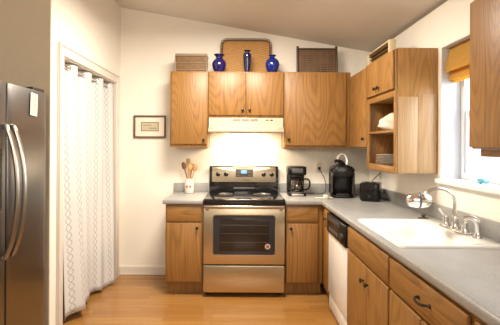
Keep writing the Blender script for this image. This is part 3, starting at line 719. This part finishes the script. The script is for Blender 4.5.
b = MB().lathe([(0.055, 0.039), (0.068, 0.050), (0.074, 0.085), (0.066, 0.135), (0.052, 0.160), (0.050, 0.172), (0.047, 0.172), (0.049, 0.159), (0.063, 0.134), (0.071, 0.085), (0.065, 0.052), (0.055, 0.042)], 28, (0, -0.045, 0)); cf = obj('carafe', b, JUG, t, ang=60)
b = MB(); b.lathe([(0, 0.160), (0.055, 0.160), (0.055, 0.180), (0.02, 0.184), (0, 0.184)], 24, (0, -0.045, 0)); b.tube([(0.050, -0.055, 0.168), (0.105, -0.075, 0.172), (0.128, -0.083, 0.145), (0.125, -0.083, 0.095), (0.100, -0.075, 0.066), (0.070, -0.06, 0.062)], 0.0085, 8); b.lathe([(0.0745, 0.060), (0.0765, 0.062), (0.0765, 0.074), (0.0745, 0.076)], 24, (0, -0.045, 0)); obj('carafe_handle', b, BLACK, cf)
b = MB(); b.tube([(0.07, 0.10, 0.02), (0.14, 0.12, 0.006), (0.25, 0.08, 0.005), (0.318, 0.10, 0.015), (0.345, 0.16, 0.075), (0.335, 0.19, 0.16), (0.302, 0.208, 0.225), (0.284, 0.213, 0.262)], 0.0035, 8); cd_ = obj('power_cord', b, BLACKM, t)
obj('plug', MB().box(0.270, 0.299, 0.205, 0.2315, 0.252, 0.282, 0.005), BLACKM, cd_)
# outlets
SOCK = newmat('socket_ivory', (0.66, 0.60, 0.48), 0.4)
def outlet(label, loc, rz):
    t = thing('wall_outlet', label, 'outlet', loc, rz); obj('cover_plate', MB().box(-0.036, 0.036, -0.0055, 0, -0.058, 0.058, 0.003), PLASTW, t)
    for z in (-0.028, 0.028):
        obj('socket', MB().box(-0.017, 0.017, -0.0066, -0.0053, z-0.015, z+0.015, 0.0005), SOCK, t)
outlet('ivory outlet on the back wall behind the coffee machines', (0.858, WB-0.0005, 1.190), 0)
outlet('ivory outlet on the right wall below the open shelf cabinet', (WR-0.0005, 4.03, 1.160), RZ)
# single cup brewer
t = thing('coffee_brewer', 'black single cup coffee brewer with raised silver handle in the corner', 'coffee maker', (1.035, 4.05, CT), R(-8))
def rbox(w, d, r, n=6, cy=0.0):
    out = []
    for cx, cy_, a0 in ((w/2-r, d/2-r, 0), (-w/2+r, d/2-r, 90), (-w/2+r, -d/2+r, 180), (w/2-r, -d/2+r, 270)):
        for i in range(n+1): a = R(a0+90*i/n); out.append((cx+r*cos(a), cy+cy_+r*sin(a)))
    return out
b = MB(); b.prism(rbox(0.225, 0.27, 0.07), 'z', 0, 0.024, 0.004)
def arch(x0, x1, z0, zs, zt, r):
    out = [(x0, z0), (x1, z0), (x1, zs)]
    out += [(x1-r+r*cos(R(a)), zs+(zt-zs)*sin(R(a))) for a in range(10, 91, 10)]
    out += [(x0+r-r*sin(R(a)), zs+(zt-zs)*cos(R(a))) for a in range(0, 81, 10)] + [(x0, zs)]
    return out
b.prism(arch(-0.086, 0.122, 0.022, 0.235, 0.318, 0.085), 'y', 0.0, 0.135, 0.006)
b.prism(arch(-0.100, 0.100, 0.205, 0.245, 0.318, 0.075), 'y', -0.125, 0.01, 0.012)
b.prism(arch(-0.120, 0.122, 0.262, 0.264, 0.316, 0.085), 'y', -0.045, 0.133, 0.006)
hb = obj('housing', b, BLACK, t, ang=45)
obj('drip_tray', MB().box(-0.06, 0.06, -0.125, -0.012, 0.0245, 0.034, 0.006), BLACKM, t)
b = MB(); b.box(-0.122, -0.0875, -0.07, 0.13, 0.026, 0.258, 0.014, 3); tk = obj('water_tank', b, TANK, t)
b = MB(); b.box(0.092, 0.118, -0.07, -0.001, 0.024, 0.25, 0.011, 3); obj('side_panel', b, newmat('dark_grey_plastic', (0.035, 0.033, 0.032), 0.35), t)
b = MB(); b.ball((-0.030, -0.07, 0.345), (0.058, 0.060, 0.022), Matrix.Rotation(R(18), 4, 'Y') @ Matrix.Rotation(R(25), 4, 'X')); b.box(-0.04, 0.0, -0.07, 0.02, 0.315, 0.345, 0.008); ld = obj('open_lid', b, BLACK, t, ang=50)
b = MB(); b.tube([(-0.050, -0.04, 0.362), (-0.040, -0.01, 0.40), (-0.005, 0.02, 0.425), (0.030, 0.03, 0.415), (0.048, 0.02, 0.375), (0.045, 0.0, 0.325)], 0.011, 10); obj('lid_handle', b, newmat('silver_plastic', (0.68, 0.64, 0.57), 0.3, 0.3), ld)
obj('power_cord', MB().tube([(0.08, 0.12, 0.02), (0.14, 0.10, 0.008), (0.17, 0.02, 0.03), (0.19, 0.0, 0.05), (0.21, 0.06, 0.02)], 0.0035, 8), BLACKM, t)
# white adapter
t = thing('plug_adapter', 'small white plug adapter lying on the counter before the brewer', 'adapter', (0.83, 3.86, CT), R(5))
b = MB(); b.box(-0.022, 0.022, -0.018, 0.018, 0, 0.040, 0.006); obj('block', b, PLASTW, t)
b = MB(); b.tube([(-0.020, 0, 0.012), (-0.05, 0.003, 0.008), (-0.10, 0.01, 0.0075)], 0.0075, 8); b.tube([(0.02, 0, 0.012), (0.045, 0.004, 0.008), (0.068, 0.012, 0.0075)], 0.0075, 8); obj('cord', b, PLASTW, t)
# toaster
t = thing('toaster', 'small black two slot toaster beside the right wall', 'toaster', (1.238, 3.78, CT), R(-24))
b = MB(); b.prism(rbox(0.180, 0.235, 0.035), 'z', 0.008, 0.168, 0.012); tb = obj('shell', b, BLACK, t)
b = MB(); b.prism(rbox(0.150, 0.215, 0.025), 'z', 0, 0.0085); obj('base', b, BLACKM, t)
b = MB()
for x in (-0.032, 0.032): b.box(x-0.014, x+0.014, -0.085, 0.085, 0.1670, 0.1690)
obj('slot', b, BLACKM, tb)
b = MB(); b.box(-0.020, 0.020, -0.135, -0.1165, 0.105, 0.120, 0.005); obj('lever', b, BLACK, tb)
obj('dial', MB().lathe([(0, 0), (0.014, 0), (0.012, 0.012), (0, 0.012)], 16, (0.0, -0.1165, 0.05), Matrix.Rotation(R(90), 4, 'X')), BLACKM, tb)
b = MB(); b.tube([(0.03, 0.115, 0.03), (0.035, 0.145, 0.05), (0.005, 0.16, 0.11), (-0.005, 0.20, 0.17), (0.045, 0.255, 0.225), (0.083, 0.30, 0.262)], 0.0035, 8); cdd = obj('power_cord', b, BLACKM, t)
obj('plug', MB().box(0.068, 0.094, 0.292, 0.325, 0.252, 0.285, 0.005), BLACKM, cdd)

# ------------------------------------------------------------------ sink and taps
t = thing('kitchen_sink', 'white drop in kitchen sink set in the grey countertop', 'sink', (0, 0, CT-0.0005))
def loopz(x0, x1, y0, y1, r, z, n=6):
    return [(cx+r*cos(R(a0+90*i/n)), cy+r*sin(R(a0+90*i/n)), z) for cx, cy, a0 in ((x1-r, y1-r, 0), (x0+r, y1-r, 90), (x0+r, y0+r, 180), (x1-r, y0+r, 270)) for i in range(n+1)]
ax0, ax1, ay0, ay1 = 0.803, 1.338, 1.995, 2.750
L = [loopz(ax0, ax1, ay0, ay1, 0.035, 0.0005), loopz(ax0+0.003, ax1-0.003, ay0+0.003, ay1-0.003, 0.034, 0.010), loopz(ax0+0.010, ax1-0.010, ay0+0.010, ay1-0.010, 0.03, 0.0145),
     loopz(ax0+0.035, ax1-0.115, ay0+0.035, ay1-0.035, 0.045, 0.0125), loopz(ax0+0.045, ax1-0.125, ay0+0.045, ay1-0.045, 0.05, 0.004),
     loopz(ax0+0.056, ax1-0.138, ay0+0.060, ay1-0.060, 0.06, -0.080), loopz(ax0+0.085, ax1-0.165, ay0+0.095, ay1-0.095, 0.06, -0.142), loopz(ax0+0.16, ax1-0.23, ay0+0.26, ay1-0.26, 0.04, -0.148)]
bm3 = bmesh.new(); rs = [[bm3.verts.new(p) for p in lp] for lp in L]
for A, B in zip(rs, rs[1:]):
    for i in range(len(A)): bm3.faces.new((A[i], A[(i+1) % len(A)], B[(i+1) % len(B)], B[i]))
bm3.faces.new(rs[-1]); bmesh.ops.recalc_face_normals(bm3, faces=bm3.faces)
if sum(f.normal.z for f in bm3.faces) < 0: bmesh.ops.reverse_faces(bm3, faces=bm3.faces)
b = MB(); b.bm.free(); b.bm = bm3; basin = obj('basin', b, PORC, t, ang=70)
obj('drain', MB().lathe([(0, -0.1475), (0.04, -0.1475), (0.042, -0.144), (0.030, -0.145), (0, -0.146)], 24, (1.04, 2.37, 0)), CHROME, basin)
RIM = CT+0.0140
t = thing('faucet', 'chrome gooseneck kitchen faucet with lever and round filter head', 'faucet', (1.278, 2.375, RIM))
b = MB(); b.box(-0.027, 0.027, -0.135, 0.135, 0, 0.010, 0.009, 3); b.lathe([(0.030, 0.008), (0.026, 0.020), (0.020, 0.032), (0.021, 0.05), (0.017, 0.075), (0.014, 0.085)], 20); obj('base_plate', b, NICKEL, t)
pts = [(0, 0, 0.08), (0, 0, 0.150)]
for i in range(9):
    a = R(180*i/8*0.86); pts.append((-0.098+0.098*cos(a), 0.004*i/8, 0.158+0.088*sin(a)))
pts += [(-0.190, 0.005, 0.195)]
b = MB(); b.tube(pts, 0.0095, 12); b.cyl((0, 0, 0.08), (0, 0, 0.122), 0.0135, 0.0115); sp = obj('gooseneck_spout', b, NICKEL, t)
b = MB(); b.lathe([(0, -0.064), (0.028, -0.064), (0.038, -0.052), (0.045, -0.02), (0.045, 0.02), (0.038, 0.052), (0.028, 0.064), (0, 0.064)], 28, (-0.212, 0.004, 0.175), Matrix.Rotation(R(90), 4, 'Y') @ Matrix.Rotation(R(8), 4, 'X')); b.cyl((-0.190, 0.005, 0.165), (-0.189, 0.005, 0.208), 0.015); fh = obj('filter_head', b, CHROME, sp, ang=50)
obj('filter_ring', MB().lathe([(0.0440, -0.006), (0.0462, -0.005), (0.0462, 0.005), (0.0440, 0.006)], 28, (-0.212, 0.004, 0.175), Matrix.Rotation(R(90), 4, 'Y') @ Matrix.Rotation(R(8), 4, 'X')), newmat('blue_grey_ring', (0.10, 0.16, 0.26), 0.25, 0.5), fh)
for s, lv in ((1, (-0.035, 0.012, 0.112)), (-1, (-0.05, -0.01, 0.105))):
    b = MB(); b.lathe([(0.026, 0.008), (0.022, 0.02), (0.017, 0.034), (0.019, 0.05), (0.016, 0.066), (0, 0.070)], 20, (0, s*0.105, 0)); b.tube([(0, s*0.105, 0.06), (lv[0]*0.5, s*0.105+lv[1]*0.5, 0.082), (lv[0], s*0.105+lv[1], lv[2])], [0.007, 0.006, 0.0085], 10); obj('lever_handle', b, NICKEL, t)
t = thing('side_sprayer', 'chrome side sprayer right of the faucet on the sink rim', 'sprayer', (1.297, 2.180, RIM))
b = MB(); b.lathe([(0.024, 0), (0.024, 0.004), (0.018, 0.014), (0.0155, 0.025), (0, 0.025)], 20); obj('collar', b, NICKEL, t)
b = MB(); b.tube([(0, 0, 0.022), (0, 0, 0.065), (-0.006, 0.004, 0.092), (-0.028, 0.018, 0.104), (-0.050, 0.032, 0.094)], [0.013, 0.0155, 0.018, 0.016, 0.019], 14); obj('spray_head', b, NICKEL, t)
t = thing('sink_stopper', 'dark rubber sink stopper on the counter behind the sink', 'stopper', (1.285, 2.795, CT))
obj('stopper_disc', MB().lathe([(0, 0), (0.036, 0), (0.038, 0.006), (0.030, 0.012), (0, 0.013)], 24), RUBBER, t); obj('stopper_knob', MB().lathe([(0.010, 0.0125), (0.009, 0.022), (0.016, 0.027), (0.014, 0.034), (0, 0.035)], 16), RUBBER, t)
# aqua scrubber on the sill
b = MB()
for q in range(16):
    a = q*2.39; r = 0.016*(q/16)**0.5; b.ball((r*1.5*cos(a), r*1.5*sin(a), 0.014+0.010*(1-q/16)+0.003*sin(q*3)), (0.013, 0.013, 0.012), None, 10, 8)
zmin = min(v.co.z for v in b.bm.verts); bmesh.ops.translate(b.bm, vec=(0, 0, -zmin), verts=b.bm.verts)
tag(obj('sponge_puff', b, AQUA, loc=(1.475, 2.425, WZ0+0.0125), ang=80), 'light blue ruffled puff on the white window sill', 'sponge')
# bamboo shade
t = thing('roman_blind', 'golden bamboo roman blind pulled up at the window top', 'window blind', (WR+0.075, (WY0+WY1)/2, WZ1-0.0065))
hw = (WY1-WY0)/2-0.014
obj('head_rail', MB().box(-0.02, 0.035, -hw, hw, -0.035, 0, 0.004), SHADE, t)
b = MB(); b.prism([(-0.022, -0.002), (-0.014, -0.002), (-0.034, -0.10), (-0.052, -0.175), (-0.060, -0.177), (-0.043, -0.10)], 'y', -hw, hw, 0.001); obj('valance', b, SHADE, t)
for k_, (z0, z1, x) in enumerate(((-0.04, -0.232, -0.018), (-0.04, -0.246, 0.002), (-0.04, -0.222, 0.022))):
    b = MB(); b.prism([(x-0.004, z0), (x+0.004, z0), (x+0.007, z1+0.03), (x+0.010, z1), (x-0.008, z1), (x-0.006, z1+0.03)], 'y', -hw, hw, 0.001); obj('folded_layer', b, SHADE, t)

# ------------------------------------------------------------------ plates and towel on the open shelves
ord_ = ['topmost', 'second from the top', 'third from the top', 'fourth from the top', 'fifth from the top', 'sixth from the top', 'lowest']
pp = [(0, 0), (0.055, 0), (0.070, 0.004), (0.124, 0.013), (0.126, 0.0155), (0.120, 0.0155), (0.068, 0.0075), (0, 0.006)]
p0 = None; PX, PY = UX+0.137, 3.340
for q in range(7):
    z = h0+0.0385+q*0.0125
    if p0 is None: p0 = o = obj('plate', MB().lathe(pp, 36), CERAM, loc=(PX, PY, z), ang=50)
    else:
        o = p0.copy(); COL.objects.link(o); o.location = (PX, PY, z)
    tag(o, 'white dinner plate, %s in the stack on the bottom open shelf' % ord_[6-q], 'plate', 'plates on the open shelf')
b = MB(); bt = bmesh.new(); bmesh.ops.create_icosphere(bt, subdivisions=4, radius=1)
from mathutils import noise as mn
for v in bt.verts:
    p = v.co.copy(); q = 1+0.22*mn.noise(p*2.3)+0.10*abs(mn.noise(p*5.1+Vector((3, 1, 2))))
    v.co = Vector((p.x*0.095*q, p.y*0.135*q, max(p.z, -0.55)*0.075*q*(1.0-0.45*p.y)))
b._add(bt); zmin = min(v.co.z for v in b.bm.verts); bmesh.ops.translate(b.bm, vec=(0, 0, -zmin), verts=b.bm.verts)
tag(obj('folded_towel', b, TOWEL, loc=(UX+0.115, 3.275, 1.5455), ang=180), 'crumpled cream towel on the upper open shelf', 'towel')
